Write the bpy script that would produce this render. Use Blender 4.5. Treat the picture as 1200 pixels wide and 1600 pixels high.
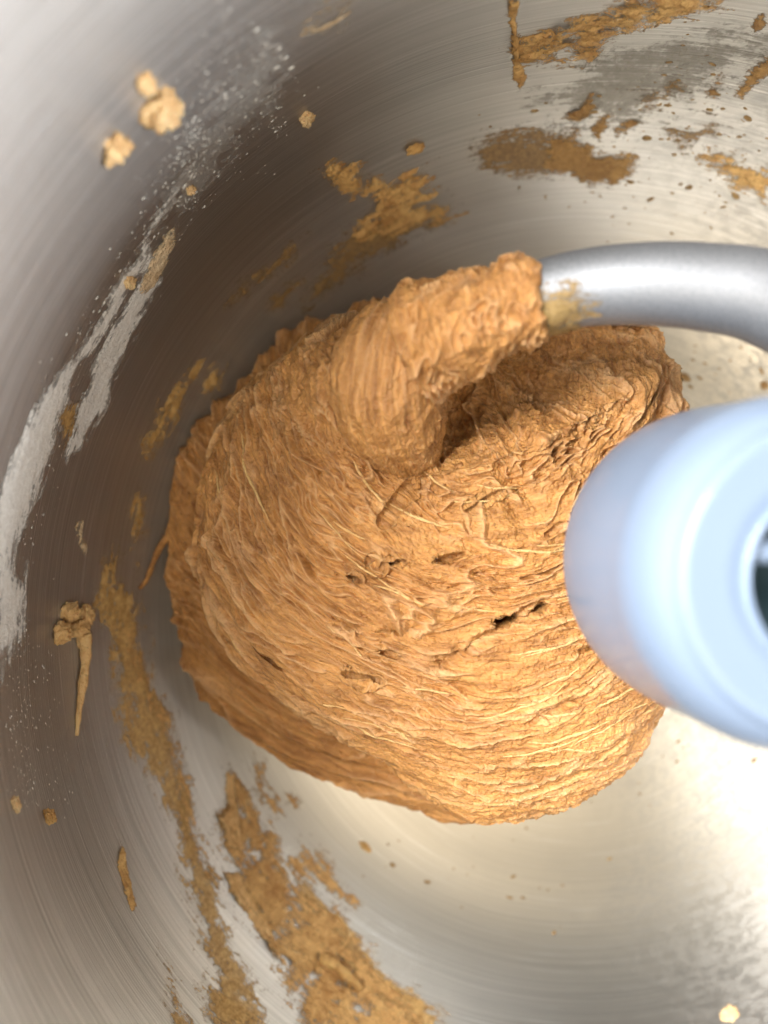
import bpy, math
import numpy as np

# ------------------------------------------------------------------ camera, world, lights
S = bpy.context.scene
C = S.collection
for o in list(bpy.data.objects):
    bpy.data.objects.remove(o)

HC = 0.200                      # camera height above the bowl floor (m)
FPX = 1300.0                    # focal length in pixels of the 1200 px wide photograph
AX, AY = 0.046, -0.023          # bowl axis

cam = bpy.data.cameras.new("camera")
cam.sensor_fit = 'HORIZONTAL'
cam.sensor_width = 36.0
cam.lens = 36.0 * FPX / 1200.0
cam.clip_start, cam.clip_end = 0.005, 20.0
cam.dof.use_dof = True
cam.dof.focus_distance = 0.152
cam.dof.aperture_fstop = 10.5
cam_o = bpy.data.objects.new("camera", cam)
cam_o.location = (0, 0, HC)
C.objects.link(cam_o)
S.camera = cam_o

world = bpy.data.worlds.new("World")
S.world = world
world.use_nodes = True
bg = world.node_tree.nodes["Background"]
bg.inputs[0].default_value = (1.0, 0.975, 0.93, 1)
bg.inputs[1].default_value = 0.23


def area(name, loc, target, size, power, col, size_y=None):
    l = bpy.data.lights.new(name, 'AREA')
    l.shape = 'RECTANGLE'
    l.size, l.size_y = size, size_y or size
    l.energy, l.color = power, col
    o = bpy.data.objects.new(name, l)
    o.location = loc
    from mathutils import Vector
    d = Vector(target) - Vector(loc)
    o.rotation_euler = d.to_track_quat('-Z', 'Y').to_euler()
    C.objects.link(o)
    return o


area("window_light", (-0.435, 0.315, 0.86), (0.046, -0.023, 0.05), 0.44, 23.5, (1.0, 0.98, 0.95))
area("side_window_light", (-0.62, -0.06, 0.82), (0.046, -0.023, 0.05), 0.5, 12.0, (0.88, 0.93, 1.0))
area("upper_wall_fill", (1.05, -0.40, 0.52), (0.0, 0.02, 0.12), 0.9, 42.0, (0.92, 0.96, 1.0), 0.25)  # added low cool fill, grazes over the rim to whiten the upper wall
area("floor_glow_fill", (0.10, -0.52, 1.30), (0.05, -0.05, 0.0), 0.6, 4.8, (1.0, 0.86, 0.66))  # added warm overhead fill, brightens the steel floor
S.view_settings.view_transform = 'Standard'
S.view_settings.look = 'None'
S.view_settings.gamma = 1.0
S.view_settings.exposure = 0.45
S.cycles.max_bounces = 10
S.cycles.glossy_bounces = 8
S.cycles.diffuse_bounces = 4
S.cycles.sample_clamp_indirect = 6.0

# ------------------------------------------------------------------ numeric helpers
rng = np.random.default_rng(7)
PERM = rng.permutation(4096).astype(np.int64)
GRAD = rng.normal(size=(4096, 3))
GRAD /= np.linalg.norm(GRAD, axis=1)[:, None]
GRAD = GRAD.astype(np.float32)


def gnoise(x, y, z):
    """gradient noise, about -1..1"""
    x, y, z = np.broadcast_arrays(np.asarray(x, np.float32), np.asarray(y, np.float32), np.asarray(z, np.float32))
    xi, yi, zi = np.floor(x).astype(np.int64), np.floor(y).astype(np.int64), np.floor(z).astype(np.int64)
    fx, fy, fz = x - xi, y - yi, z - zi
    u, v, w = (f * f * f * (f * (f * 6 - 15) + 10) for f in (fx, fy, fz))

    def corner(a, b, c):
        h = PERM[(PERM[(PERM[(xi + a) & 4095] + yi + b) & 4095] + zi + c) & 4095]
        g = GRAD[h]
        return g[..., 0] * (fx - a) + g[..., 1] * (fy - b) + g[..., 2] * (fz - c)
    x00 = corner(0, 0, 0) * (1 - u) + corner(1, 0, 0) * u
    x10 = corner(0, 1, 0) * (1 - u) + corner(1, 1, 0) * u
    x01 = corner(0, 0, 1) * (1 - u) + corner(1, 0, 1) * u
    x11 = corner(0, 1, 1) * (1 - u) + corner(1, 1, 1) * u
    return ((x00 * (1 - v) + x10 * v) * (1 - w) + (x01 * (1 - v) + x11 * v) * w) * 1.6


def fbm(x, y, z, n=4, gain=0.5):
    t, a, s = 0, 1.0, 0
    for i in range(n):
        t = t + a * gnoise(x * 2 ** i + 17.3 * i, y * 2 ** i - 5.1 * i, z * 2 ** i + 9.7 * i)
        s += a
        a *= gain
    return t / s


def sstep(a, b, x):
    t = np.clip((x - a) / (b - a), 0, 1)
    return t * t * (3 - 2 * t)


def seg_dist(px, py, pts):
    """unsigned distance to a polyline, and the signed side (positive = towards smaller py)"""
    best = np.full(px.shape, 1e9)
    side = np.zeros(px.shape)
    for (x0, y0), (x1, y1) in zip(pts[:-1], pts[1:]):
        dx, dy = x1 - x0, y1 - y0
        t = np.clip(((px - x0) * dx + (py - y0) * dy) / (dx * dx + dy * dy), 0, 1)
        qx, qy = px - x0 - t * dx, py - y0 - t * dy
        d = np.hypot(qx, qy)
        m = d < best
        best = np.where(m, d, best)
        side = np.where(m, np.sign(dy * qx - dx * qy), side)
    return best, side


def at(px, py, z):
    """point at height z that stands on the line of sight of a photo pixel"""
    return np.array([(px - 600) / FPX * (HC - z), (800 - py) / FPX * (HC - z), z])


def make_mesh(name, verts, faces, mat, parent=None, uv=None, smooth=True):
    verts = np.asarray(verts, np.float32).reshape(-1, 3)
    faces = np.asarray(faces, np.int32)
    me = bpy.data.meshes.new(name)
    n, k = faces.shape
    me.vertices.add(len(verts))
    me.vertices.foreach_set("co", verts.ravel())
    me.loops.add(n * k)
    me.loops.foreach_set("vertex_index", faces.ravel())
    me.polygons.add(n)
    me.polygons.foreach_set("loop_start", np.arange(0, n * k, k, dtype=np.int32))
    me.polygons.foreach_set("use_smooth", np.full(n, smooth))
    if uv is not None:
        l = me.uv_layers.new(name="flow")
        l.data.foreach_set("uv", np.asarray(uv, np.float32)[faces.ravel()].ravel())
    me.update(calc_edges=True)
    me.validate()
    me.materials.append(mat)
    o = bpy.data.objects.new(name, me)
    C.objects.link(o)
    if parent is not None:
        o.parent = parent
        o.matrix_parent_inverse = parent.matrix_world.inverted()
    return o


def grid_faces(nu, nv, wrap=False):
    """quads of an nu x nv grid, index = i*nv + j; WRAP closes j"""
    i = np.arange(nu - 1)[:, None]
    j = np.arange(nv if wrap else nv - 1)[None, :]
    j2 = (j + 1) % nv
    a = i * nv + j
    b = i * nv + j2
    return np.stack([a, b, b + nv, a + nv], -1).reshape(-1, 4)


def grid_normals(P, wrap=True):
    """normals of a grid of points (nu, nv, 3)"""
    du = np.gradient(P, axis=0)
    if wrap:
        dv = (np.roll(P, -1, 1) - np.roll(P, 1, 1)) * 0.5
    else:
        dv = np.gradient(P, axis=1)
    n = np.cross(du, dv)
    return n / (np.linalg.norm(n, axis=2, keepdims=True) + 1e-12)


def thing(name, label, cat, loc=(0, 0, 0), group=None):
    o = bpy.data.objects.new(name, None)
    o.empty_display_size = 0.01
    o.location = loc
    C.objects.link(o)
    bpy.context.view_layer.update()
    tag(o, label, cat, group)
    return o


def tag(o, label, cat, group=None, kind=None):
    o["label"] = label
    o["category"] = cat
    if group:
        o["group"] = group
    if kind:
        o["kind"] = kind


# ------------------------------------------------------------------ materials
class NT:
    def __init__(self, name):
        self.m = bpy.data.materials.new(name)
        self.m.use_nodes = True
        self.t = self.m.node_tree
        self.b = self.t.nodes["Principled BSDF"]
        self.out = self.t.nodes["Material Output"]

    def n(self, kind, **kw):
        nd = self.t.nodes.new(kind)
        for k, v in kw.items():
            if k in nd.inputs:
                nd.inputs[k].default_value = v
            else:
                setattr(nd, k, v)
        return nd

    def l(self, a, b):
        self.t.links.new(a, b)

    def coords(self, src="Object", scale=(1, 1, 1)):
        tc = self.n('ShaderNodeTexCoord')
        mp = self.n('ShaderNodeMapping')
        mp.inputs['Scale'].default_value = scale
        self.l(tc.outputs[src], mp.inputs[0])
        return mp.outputs[0]

    def noise(self, vec, scale, detail=4, rough=0.55, dist=0.0):
        nd = self.n('ShaderNodeTexNoise', Scale=scale, Detail=detail, Roughness=rough, Distortion=dist)
        self.l(vec, nd.inputs['Vector'])
        return nd.outputs[0]

    def ramp(self, fac, stops):
        r = self.n('ShaderNodeValToRGB')
        e = r.color_ramp.elements
        while len(e) < len(stops):
            e.new(0.5)
        for el, (p, c) in zip(e, stops):
            el.position = p
            el.color = (c, c, c, 1) if not isinstance(c, tuple) else c + (1,)
        self.l(fac, r.inputs[0])
        return r.outputs[0]

    def mix(self, fac, a, b, kind='MIX'):
        m = self.n('ShaderNodeMixRGB', blend_type=kind)
        for i, v in ((0, fac), (1, a), (2, b)):
            if isinstance(v, (int, float)):
                m.inputs[i].default_value = v
            elif isinstance(v, tuple):
                m.inputs[i].default_value = v + (1,)
            else:
                self.l(v, m.inputs[i])
        return m.outputs[0]

    def math(self, op, a, b=0.0):
        m = self.n('ShaderNodeMath', operation=op)
        for i, v in ((0, a), (1, b)):
            if isinstance(v, (int, float)):
                m.inputs[i].default_value = v
            else:
                self.l(v, m.inputs[i])
        return m.outputs[0]

    def patchy(self, peak, grain=1500.0):
        """thin towards its edges: the cover stored on the mesh, broken up by streaks and grains, lets the steel show"""
        at_ = self.n('ShaderNodeAttribute', attribute_name="cover")
        s1 = self.noise(self.coords("UV", (grain * 0.1, grain * 0.55, 1)), 1.0, 5, 0.65, 0.5)
        s2 = self.noise(self.coords("Object"), grain * 0.9, 4, 0.65)
        s3 = self.noise(self.coords("Object"), grain * 0.14, 4, 0.6)
        a = self.math('ADD', at_.outputs['Fac'], self.math('MULTIPLY', self.math('SUBTRACT', s1, 0.5), 1.5))
        a = self.math('ADD', a, self.math('MULTIPLY', self.math('SUBTRACT', s2, 0.5), 0.9))
        a = self.math('ADD', a, self.math('MULTIPLY', self.math('SUBTRACT', s3, 0.5), 1.3))
        self.l(self.ramp(a, [(0.34, 0.0), (0.50, peak * 0.45), (0.62, peak * 0.85), (0.85, peak)]), self.b.inputs['Alpha'])

    def bump(self, height, strength, dist, prev=None):
        b = self.n('ShaderNodeBump', Strength=strength, Distance=dist)
        self.l(height, b.inputs['Height'])
        if prev is not None:
            self.l(prev, b.inputs['Normal'])
        return b.outputs[0]


def steel_material():
    k = NT("brushed_steel")
    uvv = k.coords("UV", (1, 1, 1))              # u = metres round the bowl, v = metres up the profile
    fine = k.noise(k.coords("UV", (12, 2600, 1)), 1.0, 5, 0.6)
    mid = k.noise(k.coords("UV", (5, 1000, 1)), 1.0, 4, 0.6)
    scr = k.noise(k.coords("UV", (16, 2600, 1)), 1.0, 3, 0.7)
    spots = k.noise(k.coords("UV", (260, 620, 1)), 1.0, 5, 0.68, 0.7)
    cloud = k.noise(k.coords("Object", (1, 1, 1)), 42, 4, 0.6)
    sep = k.n('ShaderNodeSeparateXYZ')
    k.l(k.coords("Object"), sep.inputs[0])
    east = k.math('ADD', sep.outputs[0], k.math('MULTIPLY', cloud, 0.05))
    film = k.math('MULTIPLY', k.ramp(east, [(0.075, 0.0), (0.125, 1.0)]), k.ramp(spots, [(0.44, 0.0), (0.58, 1.0)]))
    col = k.mix(k.ramp(mid, [(0.3, 0.0), (0.7, 1.0)]), (0.46, 0.45, 0.43), (0.52, 0.51, 0.49))
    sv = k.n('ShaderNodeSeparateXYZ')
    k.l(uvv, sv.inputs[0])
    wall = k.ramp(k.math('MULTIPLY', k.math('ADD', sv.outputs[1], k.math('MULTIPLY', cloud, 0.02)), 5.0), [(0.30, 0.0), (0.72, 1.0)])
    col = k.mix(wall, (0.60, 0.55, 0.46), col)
    grain = k.ramp(fine, [(0.34, 0.74), (0.66, 1.12)])
    col = k.mix(k.math('ADD', k.math('MULTIPLY', wall, 0.75), 0.18), col, k.mix(1.0, col, grain, 'MULTIPLY'))
    col = k.mix(k.math('MULTIPLY', k.ramp(scr, [(0.60, 0.0), (0.70, 1.0)]), 0.7), col, (0.85, 0.84, 0.82))
    col = k.mix(k.math('MULTIPLY', film, 0.6), col, (0.33, 0.325, 0.31))
    k.l(col, k.b.inputs['Base Color'])
    k.b.inputs['Metallic'].default_value = 1.0
    r = k.math('ADD', k.math('MULTIPLY', mid, 0.06), 0.31)
    r = k.math('ADD', r, k.math('MULTIPLY', film, 0.22))
    k.l(r, k.b.inputs['Roughness'])
    k.b.inputs['Anisotropic'].default_value = 0.85
    k.b.inputs['Anisotropic Rotation'].default_value = 0.25
    tg = k.n('ShaderNodeTangent', direction_type='UV_MAP')
    tg.uv_map = "flow"
    k.l(tg.outputs[0], k.b.inputs['Tangent'])
    nb = k.bump(k.math('MULTIPLY', fine, k.math('ADD', k.math('MULTIPLY', wall, 0.8), 0.12)), 0.45, 0.0003)
    nb = k.bump(spots, 0.05, 0.0006, nb)
    k.l(nb, k.b.inputs['Normal'])
    return k.m


def dough_material(name, dark, light, gloss=0.5, su=(260, 1500), patchy=0.0):
    k = NT(name)
    ob = k.coords("Object")
    st = k.noise(k.coords("UV", (su[0], su[1], 1)), 1.0, 5, 0.62, 0.4)
    st2 = k.noise(k.coords("UV", (su[0] * 0.35, su[1] * 0.3, 1)), 1.0, 4, 0.6, 0.6)
    grain = k.noise(ob, 1500, 4, 0.6)
    big = k.noise(ob, 45, 4, 0.55)
    f = k.math('ADD', k.math('MULTIPLY', st, 0.45), k.math('ADD', k.math('MULTIPLY', st2, 0.35), k.math('MULTIPLY', big, 0.2)))
    col = k.mix(k.ramp(f, [(0.36, 0.0), (0.62, 1.0)]), dark, light)
    speck = k.noise(ob, 900, 2, 0.5)
    col = k.mix(k.math('MULTIPLY', k.ramp(speck, [(0.70, 0.0), (0.76, 1.0)]), 0.6), col, (0.16, 0.06, 0.015))
    pulled = k.n('ShaderNodeAttribute', attribute_name="web")        # drawn-out gluten paler, with the peach of its highlights put into the colour
    col = k.mix(k.math('MULTIPLY', pulled.outputs['Fac'], 0.65), col, tuple(min(1.0, c * f) for c, f in zip(light, (1.12, 1.34, 2.1))))
    k.l(col, k.b.inputs['Base Color'])
    k.b.inputs['Roughness'].default_value = gloss
    k.b.inputs['Specular IOR Level'].default_value = 0.45
    if patchy:
        k.patchy(patchy)
    k.b.inputs['Subsurface Weight'].default_value = 0.0 if patchy else 0.12
    k.b.inputs['Subsurface Radius'].default_value = (1.0, 0.45, 0.18)
    k.b.inputs['Subsurface Scale'].default_value = 0.0022
    nb = k.bump(st, 0.7, 0.0012)
    nb = k.bump(st2, 0.15, 0.0012, nb)
    nb = k.bump(grain, 0.75, 0.0008, nb)
    k.l(nb, k.b.inputs['Normal'])
    return k.m


def film_material(name, dark, light, scale=1500, peak=1.0):
    """a thin, patchy residue: where it is thinnest the steel shows"""
    k = NT(name)
    ob = k.coords("Object")
    g = k.noise(ob, scale * 0.7, 5, 0.7, 0.3)
    k.l(k.mix(k.ramp(g, [(0.35, 0.0), (0.65, 1.0)]), dark, light), k.b.inputs['Base Color'])
    k.b.inputs['Roughness'].default_value = 0.6
    k.patchy(peak, scale)
    k.l(k.bump(g, 0.6, 0.0007), k.b.inputs['Normal'])
    return k.m


def enamel_material():
    k = NT("pale_blue_enamel")
    ob = k.coords("Object")
    n = k.noise(ob, 60, 3)
    k.l(k.mix(n, (0.152, 0.194, 0.262), (0.162, 0.205, 0.273)), k.b.inputs['Base Color'])
    k.b.inputs['Roughness'].default_value = 0.35
    k.b.inputs['Specular IOR Level'].default_value = 0.15
    k.b.inputs['Coat Weight'].default_value = 0.25
    k.b.inputs['Coat Roughness'].default_value = 0.05
    k.l(k.bump(k.noise(ob, 500, 2), 0.03, 0.0004), k.b.inputs['Normal'])
    return k.m


def cast_material():
    k = NT("satin_cast_metal")
    ob = k.coords("Object")
    n = k.noise(ob, 2600, 3, 0.6)
    c = k.noise(ob, 120, 4, 0.6)
    col = k.mix(k.ramp(n, [(0.35, 0.0), (0.65, 1.0)]), (0.235, 0.24, 0.25), (0.31, 0.315, 0.325))
    k.l(col, k.b.inputs['Base Color'])
    k.b.inputs['Metallic'].default_value = 0.8
    k.l(k.math('ADD', k.math('MULTIPLY', c, 0.10), 0.53), k.b.inputs['Roughness'])
    k.l(k.bump(n, 0.12, 0.0003), k.b.inputs['Normal'])
    return k.m


def plain(name, col, rough=0.5):
    k = NT(name)
    n = k.noise(k.coords("Object"), 400, 3)
    k.l(k.mix(n, tuple(c * 0.85 for c in col), col), k.b.inputs['Base Color'])
    k.b.inputs['Roughness'].default_value = rough
    return k.m


M_STEEL = steel_material()
M_DOUGH = dough_material("wholemeal_dough", (0.225, 0.082, 0.018), (0.70, 0.345, 0.105), 0.36)
M_ENAMEL = enamel_material()
M_CAST = cast_material()
M_DARK = plain("dark_socket", (0.02, 0.05, 0.06), 0.4)

# ------------------------------------------------------------------ the bowl
R_FLAT, R_FIL, BOWL_H = 0.064, 0.046, 0.165
R_WALL = R_FLAT + R_FIL
ARC = R_FIL * math.pi / 2
S1, S2 = R_FLAT, R_FLAT + ARC


def bowl_rz(s):
    """profile radius, height and inward normal (radial, vertical) at arc length s from the middle of the floor"""
    s = np.asarray(s, float)
    a = np.clip((s - S1) / R_FIL, 0, math.pi / 2)
    r = np.where(s < S1, s, R_FLAT + R_FIL * np.sin(a))
    z = np.where(s < S2, R_FIL * (1 - np.cos(a)), R_FIL + (s - S2))
    r = np.where(s > S2, R_WALL + 0.02 * (s - S2), r)
    return r, z, -np.sin(a), np.cos(a)


def bowl_point(theta, s, h=0.0):
    r, z, nr, nz = bowl_rz(s)
    rr, zz = r + nr * h, z + nz * h
    return np.stack([AX + rr * np.cos(theta), AY + rr * np.sin(theta), zz], -1)


def hit(px, py):
    """where the line of sight of a photo pixel meets the inside of the bowl: (theta, s)"""
    px, py = np.asarray(px, float), np.asarray(py, float)
    kx, ky = (px - 600) / FPX, (800 - py) / FPX
    lo, hi = np.full(px.shape, 0.02), np.full(px.shape, HC)
    for _ in range(40):
        d = (lo + hi) / 2
        z = HC - d
        r = np.hypot(kx * d - AX, ky * d - AY)
        zz = np.clip(R_FIL - z, 0, R_FIL)
        lim = R_FLAT + np.sqrt(np.maximum(R_FIL ** 2 - zz ** 2, 0)) + 0.02 * np.maximum(z - R_FIL, 0)
        inside = r < lim
        lo, hi = np.where(inside, d, lo), np.where(inside, hi, d)
    z = HC - lo
    x, y = kx * lo - AX, ky * lo - AY
    r = np.hypot(x, y)
    a = np.arctan2(r - R_FLAT, R_FIL - z)
    s = np.where(r <= R_FLAT, r, np.where(z > R_FIL, S2 + z - R_FIL, S1 + R_FIL * np.clip(a, 0, math.pi / 2)))
    return np.arctan2(y, x), s


def build_bowl():
    root = thing("mixing_bowl", "brushed steel mixing bowl with dough and flour smears inside its wall", "bowl", (AX, AY, 0))
    n = 420
    th = np.linspace(-0.35, 2 * math.pi - 0.35, n + 1)
    s = np.concatenate([np.linspace(0.0005, S1, 14)[:-1], np.linspace(S1, S2, 30)[:-1], np.linspace(S2, S2 + BOWL_H - R_FIL, 22)])
    r, z, nr, nz = bowl_rz(s)
    t_ = 0.0012

    def rev(rr, zz, ss, name, flip):
        P = np.stack([AX + rr[:, None] * np.cos(th), AY + rr[:, None] * np.sin(th), np.repeat(zz[:, None], n + 1, 1)], -1)
        UV = np.stack([np.repeat(th[None], len(rr), 0) * 0.1, np.repeat(ss[:, None], n + 1, 1)], -1)
        f = grid_faces(len(rr), n + 1)
        if flip:
            f = f[:, ::-1]
        return make_mesh(name, P, f, M_STEEL, root, UV.reshape(-1, 2))
    rev(r, z, s, "bowl_shell", False)
    rev(r - nr * t_, z - nz * t_, s, "outer_shell", True)
    # the rolled rim
    a = np.linspace(0, 2 * math.pi, 17)
    rt = r[-1] + 0.0022
    rev(rt + 0.0032 * np.cos(a), z[-1] + 0.0032 * np.sin(a), a * 0.003 + 0.2, "rim", True)
    return root


BOWL = build_bowl()


# ------------------------------------------------------------------ tubes and turned shapes
def spline(pts, n):
    """Catmull-Rom through rows of PTS, n samples"""
    p = np.asarray(pts, float)
    p = np.vstack([2 * p[0] - p[1], p, 2 * p[-1] - p[-2]])
    t = np.linspace(0, len(p) - 3 - 1e-6, n)
    i = t.astype(int)
    f = (t - i)[:, None]
    a, b, c, d = p[i], p[i + 1], p[i + 2], p[i + 3]
    return 0.5 * (2 * b + (c - a) * f + (2 * a - 5 * b + 4 * c - d) * f ** 2 + (3 * b - 3 * c + d - a) * f ** 3)


def tube(cp, nv, up=(0, 0, 1)):
    """CP rows x, y, z, radius -> grid of points, arc length, angle, outward normals"""
    ctr, rad = cp[:, :3], cp[:, 3]
    tg = np.gradient(ctr, axis=0)
    tg /= np.linalg.norm(tg, axis=1)[:, None]
    u = np.zeros_like(tg)
    cur = np.asarray(up, float)
    for i in range(len(tg)):
        cur = cur - tg[i] * np.dot(cur, tg[i])
        cur /= np.linalg.norm(cur)
        u[i] = cur
    w = np.cross(tg, u)
    a = np.linspace(0, 2 * math.pi, nv, endpoint=False)
    N = u[:, None] * np.cos(a)[None, :, None] + w[:, None] * np.sin(a)[None, :, None]
    P = ctr[:, None] + N * rad[:, None, None]
    s = np.concatenate([[0], np.cumsum(np.linalg.norm(np.diff(ctr, axis=0), axis=1))])
    return P, s, a, N


def capped(P):
    """faces and points of a tube grid with its two ends closed by centre points"""
    nu, nv = P.shape[:2]
    f = grid_faces(nu, nv, True)
    return f


HX, HY = 0.0506, -0.0074        # hub axis


def lathe(name, prof, mat, parent, n=128, axis=(HX, HY)):
    prof = np.asarray(prof, float)
    th = np.linspace(0, 2 * math.pi, n, endpoint=False)
    P = np.stack([axis[0] + prof[:, 0:1] * np.cos(th), axis[1] + prof[:, 0:1] * np.sin(th), np.repeat(prof[:, 1:2], n, 1)], -1)
    return make_mesh(name, P, grid_faces(len(prof), n, True), mat, parent)


def arc(cx, cz, r, a0, a1, n=10):
    a = np.radians(np.linspace(a0, a1, n))
    return list(zip(cx + r * np.cos(a), cz + r * np.sin(a)))


def build_hook():
    root = thing("dough_hook", "grey metal dough hook with glossy pale blue hub, its arm running into the dough", "dough hook", (HX, HY, 0.066))
    prof = ([(0.0001, 0.0655), (0.010, 0.0657)] + arc(0.0168, 0.0735, 0.0064, -85, 0) +
            [(0.0231, 0.079), (0.0226, 0.086), (0.0222, 0.092), (0.0220, 0.0960)] +
            [(0.0168 + 0.0052 * math.cos(a), 0.0965 + 0.0112 * math.sin(a)) for a in np.linspace(0.05, 1.25, 12)] +
            arc(0.0170, 0.1072, 0.0013, 20, 100, 7) + [(0.0152, 0.1082), (0.0130, 0.1081), (0.0119, 0.1080)] +
            arc(0.0110, 0.1084, 0.0008, 290, 100, 8) + [(0.0100, 0.1072), (0.0098, 0.100), (0.0097, 0.090), (0.0001, 0.0898)])
    lathe("hub", prof, M_ENAMEL, root)
    lathe("socket_lining", [(0.0096, 0.1060), (0.0095, 0.0915), (0.0001, 0.0912)], M_DARK, root)
    # the cross pin of the socket
    cp = np.array([[HX - 0.0099, HY + 0.0030, 0.1060, 0.0014], [HX + 0.0099, HY + 0.0022, 0.1060, 0.0013]])
    P, s, a, N = tube(spline(cp, 12), 20)
    make_mesh("socket_pin", P, grid_faces(12, 20, True), M_ENAMEL, root)
    # the arm
    pts = [(0.0494, -0.0072, 0.0620, .0066), (0.0560, -0.0060, 0.0605, .0068), (0.0680, 0.001, 0.0640, .0069), (0.0730, 0.0120, 0.0720, .0069),
           (0.0655, 0.0260, 0.0755, .0068)]
    for px, py, z, r in ((1200, 468, .0765, .00675), (1100, 449, .0755, .0064), (1000, 444, .074, .0061), (900, 452, .0715, .0058), (800, 478, .069, .0056), (700, 508, .066, .0055), (630, 545, .062, .0054), (600, 610, .053, .0053), (640, 720, .040, .0052), (760, 800, .03, .005)):
        pts.append(tuple(at(px, py, z)) + (r,))
    cp = spline(pts, 160)
    P, s, a, N = tube(cp, 48)
    make_mesh("arm", P, grid_faces(160, 48, True), M_CAST, root)
    return root


HOOK = build_hook()


# ------------------------------------------------------------------ the dough
def stretchy(su, sv, w, seed, warp=0.5):
    """detail of pulled gluten, in metres: su = phase along the pull, sv = across it (cycles per 5 mm or so), w = third coordinate"""
    wx = gnoise(su * 0.5 + seed, sv * 0.35, w * 0.5) * warp
    wy = gnoise(su * 0.55 - seed, sv * 0.3 + 7.7, w * 0.5 + 3.1) * warp * 2.0
    wy = wy + gnoise(su * 1.6 - seed, sv * 0.9 + 3.7, w * 1.4) * warp * 0.5
    u, v = su + wx, sv + wy
    d = fbm(u * 0.33 + seed, v * 0.25, w * 0.3, 3) * 0.0028
    act = sstep(-0.4, 0.5, gnoise(u * 0.4 + 8, v * 0.35 - seed, w * 0.4))          # how drawn-out the skin is here
    n1 = gnoise(u * 0.8, v * 0.75 + seed, w)
    n2 = gnoise(u * 1.4 + 31, v * 1.6 + seed, w * 1.5)
    n3 = gnoise(u * 2.4 + 57, v * 3.7 - seed, w * 2.4)
    n4 = gnoise(u * 5.0 + 11, v * 7.5 + seed, w * 5)
    n5 = gnoise(u * 11 + 71, v * 13.0 + seed, w * 11)
    d = d - 0.0007 * np.abs(n1) + 0.00045 * n2 + (0.00018 + 0.00016 * act) * n3 + (0.00016 + 0.00016 * act) * n4 + 0.00017 * n5
    # a web of pulled strands with soft hollows between
    web = np.zeros_like(d)
    for fu, fv, ht, wd, sh in ((0.65, 1.0, 0.00085, 8, 3.0), (1.2, 2.0, 0.00060, 6, 41.0), (2.1, 4.0, 0.00034, 4.5, 83.0)):
        q = np.abs(gnoise(u * fu + sh, v * fv + seed, w * fu))
        gate = sstep(-0.15, 0.4, gnoise(u * 0.8 + sh, v * 0.7, w * 0.8 + 8))
        ln = np.maximum(0, 1 - q * wd)
        ln = ln * ln * (3 - 2 * ln)
        d = d + ht * gate * (ln - 0.5 * sstep(0.10, 0.42, q))
        web = np.maximum(web, gate * ln * (0.5 + ht / 0.0017))
    # torn, elongated pits
    p = gnoise(u * 1.3 + 91, v * 1.7 - seed, w * 1.3) + 0.45 * gnoise(u * 3.0, v * 3.3 + 44, w * 3)
    d = d - 0.0012 * sstep(0.66, 1.05, p)
    p = gnoise(u * 3.0 + 19, v * 4.0 - seed, w * 3.0)
    d = d - 0.0006 * sstep(0.5, 0.8, p)
    return d, web


def radial_outline(pts, center, z, ang, smooth=9):
    c = np.asarray(center)
    P = np.array([at(x, y, z)[:2] for x, y in pts]) - c
    a, r = np.arctan2(P[:, 1], P[:, 0]), np.hypot(P[:, 0], P[:, 1])
    o = np.argsort(a)
    a, r = a[o], r[o]
    a = np.concatenate([a - 2 * math.pi, a, a + 2 * math.pi])
    r = np.tile(r, 3)
    v = np.interp(ang, a, r)
    k = np.hanning(2 * smooth + 1)
    k /= k.sum()
    return np.convolve(np.concatenate([v[-smooth:], v, v[:smooth]]), k, 'valid')


def px_of(P):
    d = HC - P[..., 2]
    return 600 + FPX * P[..., 0] / d, 800 - FPX * P[..., 1] / d


BODY = [(1075, 800), (1080, 900), (1060, 1010), (1022, 1128), (985, 1190), (900, 1250), (800, 1281), (730, 1280), (660, 1240), (590, 1190), (510, 1138),
        (440, 1088), (370, 1028), (328, 950), (312, 870), (310, 780), (332, 690), (385, 615), (450, 560), (560, 505), (640, 470),
        (750, 455), (900, 485), (975, 495), (1022, 512), (1058, 600), (1072, 690)]
SKIRT = [(900, 900), (1000, 1100), (960, 1180), (850, 1240), (720, 1280), (640, 1258), (560, 1236), (500, 1215), (450, 1200), (400, 1170), (370, 1150), (330, 1105), (300, 1060), (283, 1010),
         (270, 960), (260, 900), (258, 840), (275, 770), (302, 705), (350, 628), (400, 575), (440, 538), (500, 515), (560, 488), (680, 470), (850, 600)]
SEAM = [(600, 742), (680, 738), (770, 720), (880, 672), (970, 622), (1090, 545)]
SWIRL = at(765, 545, 0.048)


def add_web(o, web):
    o.data.attributes.new("web", 'FLOAT', 'POINT').data.foreach_set("value", np.ascontiguousarray(web, np.float32).ravel())


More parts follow.
